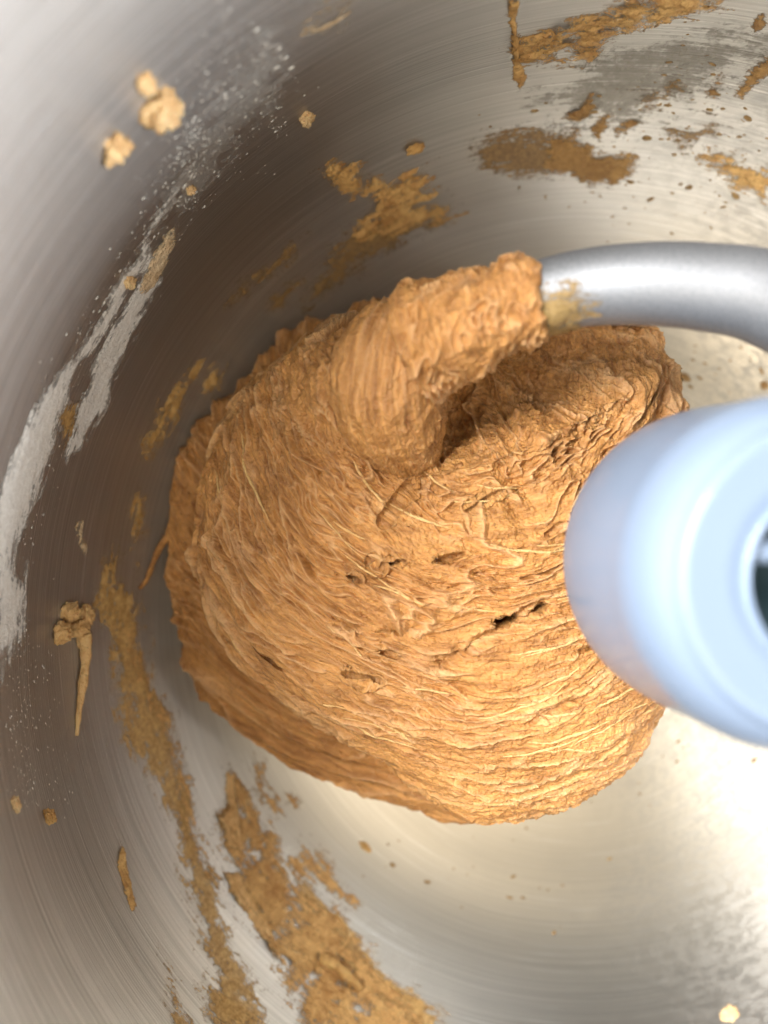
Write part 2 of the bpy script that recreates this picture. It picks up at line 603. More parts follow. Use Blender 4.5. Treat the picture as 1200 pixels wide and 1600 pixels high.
def polar_mesh(name, outline, cpx, zeq, h, na, nr, power, under, parent, body, amp=1.0):
    c = at(cpx[0], cpx[1], zeq)[:2]
    ang = np.linspace(-math.pi, math.pi, na, endpoint=False)
    R = radial_outline(outline, c, zeq, ang)
    nt = int(nr * 0.8)
    t = np.concatenate([np.concatenate([[1e-5], np.linspace(0.004, 0.97, nt - 1) ** 0.8]), np.linspace(0.976, 1.0, nr // 10)[1:]])
    top_z = zeq + h * (1 - t ** power) ** 0.55
    b = np.linspace(0, 1, nr - len(t) + 1)[1:]
    rb = 1.0 - under * b ** 2
    zb = zeq + (0.0015 - zeq) * b
    rr, zz = np.concatenate([t, rb]), np.concatenate([top_z, zb])
    P = np.stack([c[0] + rr[:, None] * R * np.cos(ang), c[1] + rr[:, None] * R * np.sin(ang), np.repeat(zz[:, None], na, 1)], -1)
    top = sstep(0.0, 0.006, P[..., 2] - zeq)
    px, py = px_of(P)
    if body:
        d, sd = seg_dist(px, py, SEAM)
        above = d * sd
        right = sstep(610, 690, px)
        dz = -0.0075 * sstep(0, 110, above) * right
        dz = dz + 0.0014 * np.exp(-(d / 12) ** 2) * right
        dz = dz - 0.0085 * np.exp(-(((px - 722) / 48) ** 2 + ((py - 632) / 62) ** 2)) - 0.003 * np.exp(-(((px - 800) / 80) ** 2 + ((py - 590) / 50) ** 2))
        dz = dz - 0.0035 * np.exp(-(((px - 868) / 22) ** 2 + ((py - 608) / 42) ** 2))
        dz = dz + 0.0155 * np.exp(-(((px - 528) / 72) ** 2 + ((py - 590) / 78) ** 2))
        d, _ = seg_dist(px, py, [(655, 745), (632, 770), (600, 815)])
        dz = dz - 0.0016 * np.exp(-(d / 6) ** 2)
        d, _ = seg_dist(px, py, [(690, 1035), (745, 1005), (790, 975), (855, 945)])
        dz = dz - 0.0018 * np.exp(-(d / 9) ** 2)
        for ex, ey, ea, eb, rot, dep in ((793, 969, 22, 9, -25, .0075), (845, 952, 14, 7, -30, .006), (705, 872, 26, 5, -14, .0025),
                                         (610, 880, 26, 4, -8, .002), (548, 985, 26, 10, 15, .0014), (620, 985, 34, 10, -5, .0011), (612, 1020, 22, 8, 15, .0013),
                                         (420, 1030, 30, 6, 35, .0022), (555, 905, 12, 5, 20, .002), (565, 1062, 30, 6, 12, .002), (870, 1110, 50, 6, -28, .0016), (760, 780, 30, 5, -30, .0012),
                                         (880, 820, 30, 6, -35, .001), (930, 1010, 30, 6, -20, .0012)):
            ca, sa = math.cos(math.radians(rot)), math.sin(math.radians(rot))
            ux, uy = (px - ex) * ca + (py - ey) * sa, -(px - ex) * sa + (py - ey) * ca
            q = np.sqrt((ux / ea) ** 2 + (uy / eb) ** 2)
            dz = dz - dep * (1 - sstep(0.55, 1.15, q)) + dep * 0.08 * np.exp(-((q - 1.35) / 0.3) ** 2)
        P[..., 2] += dz * top
    N = -grid_normals(P) if False else grid_normals(P)
    if N[nr // 3, :, 2].mean() < 0:
        N = -N
    # flow: circles round the pocket where the hook goes in, so the pull runs down the flank and rises again
    dx, dy = P[..., 0] - SWIRL[0], P[..., 1] - SWIRL[1]
    rho = np.hypot(dx, dy) + 1e-6
    phi = np.arctan2(dy, dx)
    sv = (rho + 0.55 * (0.05 - P[..., 2]) * top + (1 - top) * (0.03 - P[..., 2])) / 0.0046
    k = 4.2
    # two noise sheets, wound on a cylinder
    dsp, web = stretchy(np.cos(phi) * k + 40, sv, np.sin(phi) * k + 11, 3.3 if body else 12.9)
    fade = np.clip(rr / 0.06, 0, 1)[:, None]
    # along the top right the skin is rougher and less drawn
    if not body:        # the fold below is drawn out in a few heavy layers with a torn lip
        lay = gnoise(phi * 1.6 + 3, rho * 260 + 0.8 * np.sin(phi * 3), 2.2 + 0 * phi)
        dsp = dsp + 0.0011 * (1 - np.abs(lay) * 2) + 0.0005 * fbm(P[..., 0] * 520, P[..., 1] * 520, P[..., 2] * 520, 4, 0.65)
        lip = np.exp(-((rr[:, None] - 1.0) / 0.03) ** 2)
        dsp = dsp + lip * 0.0013 * np.maximum(0, fbm(np.cos(phi) * 6, np.sin(phi) * 6, 5.1 + 0 * phi, 4, 0.6))
    if body:
        iso = sstep(-45, 60, seg_dist(px, py, SEAM)[0] * seg_dist(px, py, SEAM)[1]) * sstep(640, 720, px)
        rough = 0.0021 * fbm(P[..., 0] * 210, P[..., 1] * 210, P[..., 2] * 210, 5, 0.65) - 0.0010 * sstep(0.3, 0.7, gnoise(P[..., 0] * 150, P[..., 1] * 150, P[..., 2] * 90 + 5))
        dsp = dsp * (1 - 0.5 * iso) + rough * iso
        calm = np.clip(sstep(720, 900, px) * sstep(740, 860, py) + 0.8 * sstep(1020, 1150, py) * sstep(480, 700, px), 0, 1)
        dsp = dsp * (1 - 0.45 * calm) + calm * 0.0007 * fbm(P[..., 0] * 480, P[..., 1] * 620, P[..., 2] * 480, 5, 0.65)
    P = P + N * (dsp * amp * fade)[..., None]
    UV = np.stack([phi * 0.05, rho], -1).reshape(-1, 2)
    f = grid_faces(nr, na, True)
    add_web(make_mesh(name, P, f, M_DOUGH, parent, UV), web)
    return P, c, R


def dough_tube(name, pts, n, nv, mode, seed, parent, ends=(0.0, 0.0), amp=1.0):
    """a finger of dough along a path; MODE 'ring' draws the strands round it, 'long' along it; ENDS: radius left at each end, as a share"""
    cp = spline(pts, n)
    P, s, a, N = tube(cp, nv)
    L = s[-1]
    e0, e1 = ends
    # rounded closing ends
    prof = np.ones(n)
    d0, d1 = s / 0.003, (L - s) / 0.003
    prof *= e0 + (1 - e0) * np.sqrt(np.clip(1 - (1 - np.clip(d0, 0, 1)) ** 2, 0, 1))
    prof *= e1 + (1 - e1) * np.sqrt(np.clip(1 - (1 - np.clip(d1, 0, 1)) ** 2, 0, 1))
    ctr = cp[:, None, :3]
    P = ctr + (P - ctr) * prof[:, None, None]
    rad = cp[:, 3][:, None]
    ca, sa = np.cos(a)[None], np.sin(a)[None]
    if mode == 'ring':
        sv = np.repeat((s / 0.0033)[:, None], nv, 1)
        d, web = stretchy(ca * 1.9 + 3 + 0 * sv, sv + 0.9 * sa, sa * 1.9 + 0 * sv, seed)
        d = d * 0.8
    else:
        su = np.repeat((s / 0.0095)[:, None], nv, 1)
        d, web = stretchy(su + 0.5 * ca, ca * 2.9 + 0.7 * su + 20, sa * 2.9 - 0.3 * su, seed, 0.5)
    if mode == 'long':
        d = d * 0.28 + 0.0010 * fbm(P[..., 0] * 330 - P[..., 1] * 130, P[..., 1] * 170 + P[..., 0] * 60, P[..., 2] * 300, 5, 0.65)
        web = web * 0.5
    d = d + (0.0008 if mode == 'ring' else 0.0009) * fbm(P[..., 0] * 130 + seed, P[..., 1] * 130, P[..., 2] * 130, 3) + (0.00015 if mode == 'ring' else 0.0003) * fbm(P[..., 0] * 700 + seed, P[..., 1] * 700, P[..., 2] * 700, 3, 0.7)
    P = P + N * (d * amp * prof[:, None])[..., None]
    if mode == 'ring':      # ragged lip where the dough thins out on the metal
        tg = np.gradient(cp[:, :3], axis=0)
        tg /= np.linalg.norm(tg, axis=1)[:, None]
        rg_ = 0.0016 * fbm(ca * 2.2 + 5, sa * 2.2, 3.3 + 0 * ca, 4, 0.7) * np.clip(1 - s / 0.004, 0, 1)[:, None]
        P = P + tg[:, None] * rg_[..., None]
    aa = np.repeat(a[None], n, 0) * 0.009
    ss = np.repeat(s[:, None], nv, 1)
    UV = np.stack([aa, ss] if mode == 'ring' else [ss, aa], -1).reshape(-1, 2)
    add_web(make_mesh(name, P, grid_faces(n, nv, True), M_DOUGH, parent, UV), web)


def sides(path, rad, n=6):
    """a small tapered tube as points and quads"""
    cp = np.concatenate([np.asarray(path), np.asarray(rad)[:, None]], 1)
    P, _, _, _ = tube(cp, n, (0.1, 0.2, 1))
    return P.reshape(-1, 3), grid_faces(len(cp), n, True)


def joined(name, bits, mat, parent=None):
    V, F, k = [], [], 0
    for v, f in bits:
        V.append(v)
        F.append(f + k)
        k += len(v)
    V, F = np.concatenate(V), np.concatenate(F)
    return make_mesh(name, V, F, mat, parent, V[:, :2].copy())


def strands(P, c, R, count, parent):
    """fine pulled threads lying on the skin, along the pull"""
    na = P.shape[1]
    rg = np.random.default_rng(21)
    N = grid_normals(P)
    if N[P.shape[0] // 3, :, 2].mean() < 0:
        N = -N
    rmean = np.hypot(P[..., 0] - c[0], P[..., 1] - c[1]) / np.maximum(R[None, :], 1e-6)
    rmean = np.maximum.accumulate(rmean[:int(P.shape[0] * 0.78)].mean(1))
    bits = []
    while len(bits) < count:
        a0, r0 = rg.uniform(-math.pi, math.pi), math.sqrt(rg.uniform(0.01, 0.8))
        ai = int((a0 + math.pi) / (2 * math.pi) * na) % na
        x, y = c[0] + r0 * R[ai] * math.cos(a0), c[1] + r0 * R[ai] * math.sin(a0)
        if y > SWIRL[1] - 0.020 + 0.25 * max(0, SWIRL[0] - 0.006 - x):
            continue
        n = rg.integers(8, 26)
        step = 0.00075 * rg.choice([-1, 1])
        drift = rg.normal(0, 0.16)
        path = []
        for i in range(n):
            dx, dy = x - SWIRL[0], y - SWIRL[1]
            ang = math.atan2(dy, dx) + math.pi / 2 + drift + rg.normal(0, 0.13)
            drift += rg.normal(0, 0.05)
            x, y = x + step * math.cos(ang), y + step * math.sin(ang)
            ai = int(round((math.atan2(y - c[1], x - c[0]) + math.pi) / (2 * math.pi) * na)) % na
            q = math.hypot(x - c[0], y - c[1]) / R[ai]
            if q > 0.93:
                break
            ri = min(np.searchsorted(rmean, q), len(rmean) - 1)
            p = P[ri, ai] + N[ri, ai] * 0.00005
            path.append((p[0], p[1], p[2]))
        if len(path) < 6:
            continue
        path = np.array(path)
        for _ in range(2):
            path[1:-1] = (path[:-2] + path[1:-1] * 2 + path[2:]) / 4
        t = np.linspace(0, 1, len(path))
        r = rg.uniform(0.00008, 0.00022) * (0.25 + np.sin(math.pi * t) ** 0.6) * (1 + 0.3 * rg.normal(size=len(path)).clip(-1, 1))
        bits.append(sides(path, r))
    o = joined("gluten_strands", bits, M_DOUGH_PALE, parent)
    o["kind"] = "stuff"


def lump(size, seed, nu=22, nv=30, rough=0.35, freq=1.6):
    """an uneven crumb as points (around 0, 0, 0) and quads"""
    th = np.linspace(0.02, math.pi - 0.02, nu)[:, None]
    ph = np.linspace(0, 2 * math.pi, nv, endpoint=False)[None]
    x, y, z = np.sin(th) * np.cos(ph), np.sin(th) * np.sin(ph), np.cos(th) + 0 * ph
    r = 1 + rough * fbm(x * freq + seed, y * freq, z * freq, 4, 0.6)
    return np.stack([x * r * size[0], y * r * size[1], z * r * size[2]], -1).reshape(-1, 3), grid_faces(nu, nv, True)


def build_dough():
    c = at(680, 880, 0.0)
    root = thing("bread_dough", "tan wholemeal dough ball climbing the metal hook inside the bowl", "dough", tuple(c))
    P, c, R = polar_mesh("dough_body", BODY, (690, 880), 0.033, 0.022, 1400, 500, 2.5, 0.40, root, True, 1.4)
    strands(P, c, R, 50, root)
    polar_mesh("dough_fold", SKIRT, (600, 880), 0.0175, 0.0075, 1000, 280, 3.2, 0.42, root, False, 1.35)
    dough_tube("dough_sleeve", [tuple(at(x, y, z)) + (r,) for x, y, z, r in (
        (848, 470, .0705, .0072), (800, 480, .0695, .0074), (740, 495, .068, .0081), (690, 512, .0662, .0092), (660, 522, .0650, .0098), (634, 532, .0635, .0090))], 260, 420, 'ring', 5.1, root, (0.80, 0.01), 1.0)
    dough_tube("dough_coil", [tuple(at(x, y, z)) + (r,) for x, y, z, r in (
        (628, 522, .0560, .0074), (610, 560, .0595, .0094), (606, 604, .0590, .0102), (616, 650, .0558, .0092), (632, 694, .0515, .0070), (644, 730, .0470, .0044))], 260, 380, 'long', 8.4, root, (0.02, 0.02), 0.85)
    # torn bits at the end of the coil and at the edge of the sleeve
    for i, (x, y, z, sx, sy, sz) in enumerate(((600, 715, .0535, .0018, .0022, .0016), (660, 722, .053, .0014, .0020, .0014), (640, 742, .0515, .0022, .0012, .0012), (672, 700, .053, .0016, .0022, .0014),
                                               (650, 748, .0515, .0010, .0018, .0010), (829, 528, .066, .0009, .0026, .0010), (690, 600, .060, .0018, .0016, .0014),
                                               (590, 690, .054, .0012, .0024, .0012), (536, 545, .058, .0024, .0016, .0014))):
        v, f = lump((sx, sy, sz), 3.3 * i, 26, 34, 0.7, 1.5)
        make_mesh("dough_shred", v + at(x, y, z), f, M_DOUGH, root, v[:, :2])
    # the thread that still clings to the bowl wall
    pts = []
    for x, y, h in ((300, 770, None), (262, 800, .0075), (245, 845, .0026), (236, 875, .0012), (226, 905, .0008), (216, 920, .0004)):
        pts.append(at(300, 770, .022) if h is None else bowl_point(*hit(x, y), h))
    cp = spline(pts, 40)
    t = np.linspace(0, 1, 40)
    v, f = sides(cp, 0.0010 * (1 - 0.6 * t) * (1 + 0.25 * gnoise(t * 9, 0, 0)), 10)
    make_mesh("clinging_thread", v, f, M_DOUGH, root, v[:, :2])
    # wet residue on the arm beside the sleeve
    pts = [tuple(at(px, py, z)) + (r,) for px, py, z, r in ((1000, 444, .074, .0061), (900, 452, .0715, .0058), (820, 472, .0696, .0056))]
    cp = spline(pts, 120)
    Pt, sl, an, Nn = tube(cp, 160)
    px, py = px_of(Pt)
    m = 1.1 - np.hypot((px - 868) / 42, (py - 492) / 38) + 0.55 * fbm(Pt[..., 0] * 420, Pt[..., 1] * 420, Pt[..., 2] * 420, 4)
    Pt = Pt + Nn * (0.00012 + np.clip(m, 0, 1) * 0.0009)[..., None]
    keep = grid_faces(120, 160, True)
    keep = keep[(m.ravel()[keep] > -0.6).any(1)]
    o = make_mesh("wet_residue", Pt, keep, M_WET, root, np.stack([px, py], -1).reshape(-1, 2) * 1e-4)
    o.data.attributes.new("cover", 'FLOAT', 'POINT').data.foreach_set("value", np.clip(0.5 + 0.6 * m, 0, 1.1).astype(np.float32).ravel())
    return root


M_DOUGH_PALE = dough_material("pale_gluten", (0.64, 0.36, 0.12), (0.86, 0.57, 0.25))
M_WET = dough_material("wet_dough_film", (0.28, 0.16, 0.04), (0.52, 0.34, 0.12), 0.3, (260, 1500), 0.75)
DOUGH = build_dough()

# ------------------------------------------------------------------ what sticks to the bowl
M_CRUST = dough_material("drying_dough_smear", (0.44, 0.205, 0.055), (0.80, 0.50, 0.18), 0.5, (500, 500), 1.0)
M_GOLD = dough_material("thin_golden_smear", (0.46, 0.215, 0.058), (0.84, 0.51, 0.19), 0.42, (500, 500), 1.0)
M_BROWN = dough_material("dark_dough_smear", (0.26, 0.125, 0.036), (0.52, 0.30, 0.10), 0.45, (500, 500), 1.0)
M_BIT = dough_material("dough_crumb", (0.44, 0.205, 0.055), (0.80, 0.50, 0.18), 0.5, (500, 500))
M_SPECK = dough_material("dark_dough_speck", (0.20, 0.11, 0.035), (0.42, 0.25, 0.09), 0.5, (500, 500))
M_PALE = dough_material("floury_crumb", (0.64, 0.35, 0.14), (0.92, 0.68, 0.37), 0.7, (500, 500))
M_TAN = dough_material("floury_crust", (0.60, 0.40, 0.21), (0.88, 0.70, 0.46), 0.7, (500, 500), 1.0)
M_FLOUR = film_material("dry_flour", (0.80, 0.77, 0.71), (0.93, 0.91, 0.86), 1700, 1.0)
M_FLOURHAZE = film_material("flour_haze", (0.74, 0.72, 0.68), (0.90, 0.88, 0.83), 1500, 0.20)
M_HAZEFILM = film_material("grey_brown_residue", (0.20, 0.17, 0.12), (0.40, 0.36, 0.29), 1100, 0.5)
M_DUST = plain("flour_grain", (0.74, 0.71, 0.65), 0.8)
M_SCRAP = dough_material("fresh_dough_scrap", (0.58, 0.31, 0.10), (0.92, 0.60, 0.27), 0.5, (500, 500), 1.0)
M_GOLDFILM = film_material("greasy_golden_film", (0.42, 0.22, 0.058), (0.80, 0.51, 0.19), 1300, 0.8)
M_BROWNFILM = film_material("greasy_brown_film", (0.20, 0.11, 0.035), (0.42, 0.25, 0.09), 1300, 0.75)


def poly_sd(u, v, poly):
    """signed distance to a polygon, positive inside"""
    d = np.full(u.shape, 1e9)
    ins = np.zeros(u.shape, bool)
    n = len(poly)
    for i in range(n):
        x0, y0 = poly[i]
        x1, y1 = poly[(i + 1) % n]
        dx, dy = x1 - x0, y1 - y0
        t = np.clip(((u - x0) * dx + (v - y0) * dy) / (dx * dx + dy * dy + 1e-18), 0, 1)
        d = np.minimum(d, np.hypot(u - x0 - t * dx, v - y0 - t * dy))
        c = (y0 > v) != (y1 > v)
        ins ^= c & (u < dx * (v - y0) / (dy if dy else 1e-18) + x0)
    return np.where(ins, d, -d)


N_SMEAR = 0


def smear(name, label, polys, thick, mat, cat="smear", rag=0.0022, holes=0.0, res=0.00036, group=None, fu=110, fv=300, kind=None, solid=0.0):
    """dough or flour spread on the bowl: outline in photo pixels, carried onto the bowl wall; thickness in metres"""
    global N_SMEAR
    N_SMEAR += 1
    sd0 = 6.7 * N_SMEAR
    ch = [hit([p[0] for p in po], [p[1] for p in po]) for po in polys]
    sm = np.concatenate([c[1] for c in ch])
    rm = float(bowl_rz(sm.mean())[0])
    cu = [np.stack([np.unwrap(c[0] % (2 * math.pi)) * rm, c[1]], -1) for c in ch]
    al = np.concatenate(cu)
    lo, hi = al.min(0) - 2.2 * rag - 0.001, al.max(0) + 2.2 * rag + 0.001
    res = max(res, math.sqrt((hi[0] - lo[0]) * (hi[1] - lo[1]) / 120000))
    u, v = np.meshgrid(np.arange(lo[0], hi[0], res), np.arange(lo[1], hi[1], res), indexing='ij')
    sd = np.max([poly_sd(u, v, c) for c in cu], 0)
    e = sd + rag * fbm(u * fu + sd0, v * fv, 1.5, 4, 0.6) + 0.35 * rag * fbm(u * 900, v * 1300 + sd0, 4.5, 3)
    if holes:
        e = np.minimum(e, rag * (1.4 - holes) + rag * 2.4 * fbm(u * fu * 2.2 - sd0, v * fv * 1.3, 7.5, 5, 0.65))
    body = 0.48 + 0.75 * fbm(u * 240 + sd0, v * 380, 2.5, 5, 0.7) + 0.45 * np.abs(gnoise(u * 700, v * 1000, 3.3 + sd0))
    h = 0.00005 + thick * np.clip(1 - np.exp(-np.maximum(e, 0) / (thick * 0.8 + 0.0003)), 0, 1) * np.maximum(body, 0.12)
    rim = np.exp(-((e - 0.0004) / 0.00045) ** 2)
    h = h + thick * 0.55 * rim * sstep(-0.1, 0.4, gnoise(u * 160 + sd0, v * 160, 8.1)) * (e > -0.0004)
    cover = np.clip(0.43 + e / (3.2 * rag) + solid * sstep(0, 0.4 * rag, e), 0, 1.3)
    P = bowl_point(u / rm, v, h)
    f = grid_faces(*u.shape)
    f = f[(cover.ravel()[f] > 0.02).any(1)][:, ::-1]
    used = np.unique(f)
    mp = np.zeros(u.size, np.int64)
    mp[used] = np.arange(len(used))
    o = make_mesh(name, P.reshape(-1, 3)[used], mp[f], mat, None, np.stack([u, v], -1).reshape(-1, 2)[used])
    o.data.attributes.new("cover", 'FLOAT', 'POINT').data.foreach_set("value", cover.ravel()[used].astype(np.float32))
    tag(o, label, cat, group, kind)
    return o


def crumb(name, label, x, y, size, mat, seed, lift=0.3, spin=0.0, rough=0.6, cat="crumb", group="loose crumbs on the bowl"):
    th, s = (float(q) for q in hit(x, y))
    n = bowl_point(th, s, 1.0) - bowl_point(th, s, 0.0)
    t = np.array([-math.sin(th), math.cos(th), 0])
    b = np.cross(n, t)
    c, q = math.cos(spin), math.sin(spin)
    v, f = lump(size, seed, 40, 52, rough * 1.15, 1.9)
    v = v[:, :1] * (t * c + b * q) + v[:, 1:2] * (b * c - t * q) + v[:, 2:] * n
    o = make_mesh(name, v + bowl_point(th, s, size[2] * lift), f, mat, None, v[:, :2])
    tag(o, label, cat, group)
    return o


G1 = "dough smears on the bowl wall"
D, FL = "dough_smear", "flour_streak"
smear(D, "broad crusty dough smear along the top of the bowl wall with a hanging lobe", [[(828, 62), (870, 42), (940, 22), (1000, -12), (1142, -14), (1130, 10), (1090, 20), (1050, 30), (1005, 42), (955, 55), (938, 80), (905, 102), (884, 96), (890, 70), (850, 95), (815, 96), (802, 72)]], 0.0016, M_CRUST, group=G1, holes=0.5)
smear("dough_drip", "narrow dough drip hanging below the broad top smear", [[(792, -5), (812, -5), (806, 40), (812, 95), (823, 125), (812, 138), (803, 122), (801, 62), (795, 30)]], 0.0018, M_CRUST, rag=0.0008, solid=0.45, group=G1)
smear(D, "flat brown smear with a pointed end above the hook arm", [[(850, 212), (900, 207), (930, 235), (985, 244), (999, 258), (962, 285), (925, 293), (880, 276), (850, 266)]], 0.0007, M_BROWN, group=G1, rag=0.0016)
smear("dough_film", "see-through brown film trailing off the pointed brown smear", [[(735, 230), (790, 205), (865, 208), (870, 270), (810, 272), (755, 262)]], 0.00012, M_BROWNFILM, group=G1)
smear(D, "small brown dough dab just above the pointed brown smear", [[(880, 182), (925, 146), (932, 165), (905, 188)]], 0.0008, M_BROWN, group=G1, rag=0.001)
smear(D, "forked brown dough streak on the pale upper wall", [[(920, 206), (945, 178), (965, 165), (950, 195), (935, 216)], [(960, 205), (1000, 182), (1004, 188), (966, 212)]], 0.0006, M_BROWN, group=G1, rag=0.0012)
smear(D, "brown smear with a rusty tongue at the bright edge of the bowl", [[(1102, 232), (1150, 238), (1165, 260), (1200, 268), (1215, 290), (1190, 312), (1150, 287), (1110, 260)]], 0.0012, M_CRUST, group=G1, rag=0.0018)
smear(D, "slanting brown dough streak near the photo's upper right edge", [[(1148, 148), (1175, 106), (1200, 88), (1225, 100), (1182, 130), (1162, 150)]], 0.0009, M_BROWN, group=G1, rag=0.0010)
smear(D, "little brown dough spot in the top right corner", [[(1175, 32), (1194, 18), (1193, 44), (1180, 50)]], 0.0010, M_BROWN, group=G1, rag=0.0006)
smear(D, "small ragged brown patch between the top smear and the pale wall", [[(1103, 142), (1128, 114), (1132, 128), (1118, 150)]], 0.0005, M_BROWN, group=G1, rag=0.0014)
smear("dough_film", "patchy olive film across the pale upper right wall", [[(1040, 215), (1110, 190), (1125, 205), (1075, 225)], [(1000, 150), (1060, 120), (1070, 130), (1010, 165)]], 0.0001, M_BROWNFILM, group=G1, rag=0.003)
smear(D, "thick orange-brown smear with a torn end on the dark wall behind the dough", [[(500, 266), (520, 254), (560, 262), (560, 282), (595, 285), (640, 266), (664, 262), (672, 290), (692, 310), (726, 331), (690, 345), (640, 362), (600, 372), (560, 382), (540, 368), (562, 340), (582, 312), (550, 296), (520, 290)]], 0.0014, M_CRUST, group=G1, holes=0.55)
smear("dough_film", "dark brown film fanning below the thick orange-brown smear", [[(505, 400), (540, 362), (600, 355), (690, 345), (620, 385), (560, 420), (520, 450), (480, 480)]], 0.00015, M_BROWNFILM, group=G1)
smear("dough_film", "faint brown film in slanting streaks on the dark wall above the dough", [[(350, 470), (395, 430), (440, 395), (478, 368), (470, 392), (430, 424), (395, 452), (362, 476)], [(425, 470), (470, 432), (482, 440), (440, 480)]], 0.00015, M_BROWNFILM, group=G1)
smear("dough_film", "pale dusty streak at the very top of the dark wall", [[(480, 42), (510, 12), (545, 2), (532, 26), (497, 46)]], 0.0003, M_TAN, group=G1, holes=0.7)
G2 = "dry flour streaks"
smear(FL, "long wide white flour streak running down to the photo's edge", [[(228, 372), (215, 402), (180, 440), (165, 485), (120, 560), (65, 612), (20, 712), (-5, 780), (-12, 905), (5, 905), (45, 800), (65, 750), (82, 700), (118, 576), (146, 546), (190, 482), (211, 436), (230, 402)], [(268, 290), (276, 305), (250, 345), (228, 372), (215, 400), (236, 350)]], 0.0003, M_FLOUR, "flour", group=G2, rag=0.0020, fu=60, fv=420)
smear(FL, "white flour streak with a tan crust at its top beside the wider one", [[(240, 400), (212, 450), (178, 508), (152, 562), (140, 605), (118, 640), (106, 715), (124, 700), (142, 668), (165, 634), (185, 570), (205, 530), (226, 485), (250, 440)]], 0.0003, M_FLOUR, "flour", group=G2, rag=0.0018, fu=60, fv=420)
smear(D, "tan dough crust capping the inner flour streak", [[(270, 360), (258, 368), (232, 412), (215, 452), (220, 462), (240, 448), (258, 412), (274, 375)]], 0.0010, M_TAN, group=G1, rag=0.0010)
smear(FL, "smudge of flour at the photo's edge below the long streak", [[(-10, 850), (20, 860), (40, 930), (30, 1000), (12, 1035), (-10, 1040)]], 0.00025, M_FLOUR, "flour", group=G2, rag=0.0026, fu=90, fv=300)
smear(FL, "thin dragged haze of flour on the upper wall above the streaks", [[(430, 60), (445, 140), (380, 210), (320, 300), (275, 330), (262, 290), (310, 200), (370, 110)]], 0.00006, M_FLOURHAZE, "flour", group=G2, rag=0.0050, fu=40, fv=420)
smear("dough_film", "yellowish film between the two flour streaks", [[(92, 650), (120, 640), (130, 660), (112, 690), (95, 690)]], 0.0002, M_GOLDFILM, group=G1)
bits_ = []
for x, y, kx, ky, kz, sd in ((90, 988, .0019, .0022, .0016, 2.1), (104, 956, .0021, .0019, .0018, 5.3), (128, 962, .0017, .0022, .0016, 8.8), (116, 982, .0020, .0018, .0019, 3.9), (124, 1000, .0012, .0020, .0012, 6.6)):
    v_, f_ = lump((kx, ky, kz), sd, 40, 52, 0.75, 1.7)
    bits_.append((v_ @ np.array([[0, 0, 1.0], [0, 1.0, 0], [1.0, 0, 0]]) + bowl_point(*hit(x, y), 0.0008), f_))
cp = spline([bowl_point(*hit(x, y), h) for x, y, h in ((124, 990, .0012), (127, 1030, .0011), (122, 1080, .0009), (119, 1115, .0006), (118, 1150, .0003))], 60)
t_ = np.linspace(0, 1, 60)
bits_.append(sides(cp, 0.0013 * (1 - 0.72 * t_) * (1 + 0.35 * gnoise(t_ * 8, 4.2, 0)), 20))
M_FRESH = dough_material("fresh_dough_lump", (0.58, 0.31, 0.10), (0.92, 0.60, 0.27), 0.5, (500, 500))
tag(joined("dough_scrap", bits_, M_FRESH), "hooked dough scrap with a long thin tail on the side wall", "dough scrap", G1)
smear("dough_film", "tall golden smear band reaching down the side wall beside the dough", [[(150, 945), (172, 868), (196, 900), (216, 960), (226, 1052), (252, 1100), (268, 1150), (290, 1230), (300, 1300), (335, 1375), (342, 1425), (362, 1480), (392, 1540), (412, 1605), (345, 1605), (335, 1530), (322, 1465), (300, 1410), (290, 1345), (270, 1275), (240, 1225), (205, 1180), (188, 1130), (194, 1055), (172, 1000)]], 0.0004, M_GOLDFILM, group=G1, rag=0.0034, holes=0.3, solid=0.12)
smear(D, "crusty golden ridge along the inner edge of the tall band", [[(195, 985), (212, 1000), (224, 1055), (262, 1112), (272, 1160), (292, 1240), (304, 1300), (338, 1372), (326, 1376), (296, 1320), (282, 1260), (258, 1190), (228, 1120), (205, 1065)]], 0.0008, M_GOLD, group=G1, rag=0.0026, holes=0.8)
smear("dough_film", "golden streaks on the dark wall left of the dough", [[(306, 574), (302, 610), (272, 660), (236, 705), (222, 690), (250, 640), (282, 600)], [(348, 558), (336, 602), (312, 622), (322, 588)], [(216, 770), (225, 790), (212, 850), (205, 830)]], 0.0004, M_GOLDFILM, group=G1, rag=0.0025)
smear(D, "thick crusty dough band on the bowl floor below the ball", [[(355, 1205), (366, 1215), (362, 1258), (336, 1276), (350, 1292), (350, 1322), (366, 1352), (350, 1364), (366, 1400), (400, 1440), (416, 1470), (440, 1500), (462, 1560), (470, 1610), (670, 1610), (640, 1568), (600, 1540), (580, 1500), (542, 1452), (512, 1420), (472, 1390), (442, 1340), (426, 1300), (402, 1260), (386, 1226)]], 0.0015, M_GOLD, group=G1, holes=0.25, rag=0.0030, fu=150, fv=220)
smear(D, "raised tan edge of dough along the thick floor band", [[(352, 1366), (366, 1362), (384, 1378), (402, 1410), (424, 1450), (436, 1490), (420, 1480), (396, 1440), (366, 1402)]], 0.0032, M_SCRAP, group=G1, rag=0.0010, solid=0.45)
smear(D, "upright dough tip at the upper end of the thick floor band", [[(352, 1205), (366, 1212), (366, 1250), (372, 1290), (380, 1330), (356, 1322), (350, 1294), (338, 1280), (358, 1262)]], 0.0028, M_SCRAP, group=G1, rag=0.0010, solid=0.45)
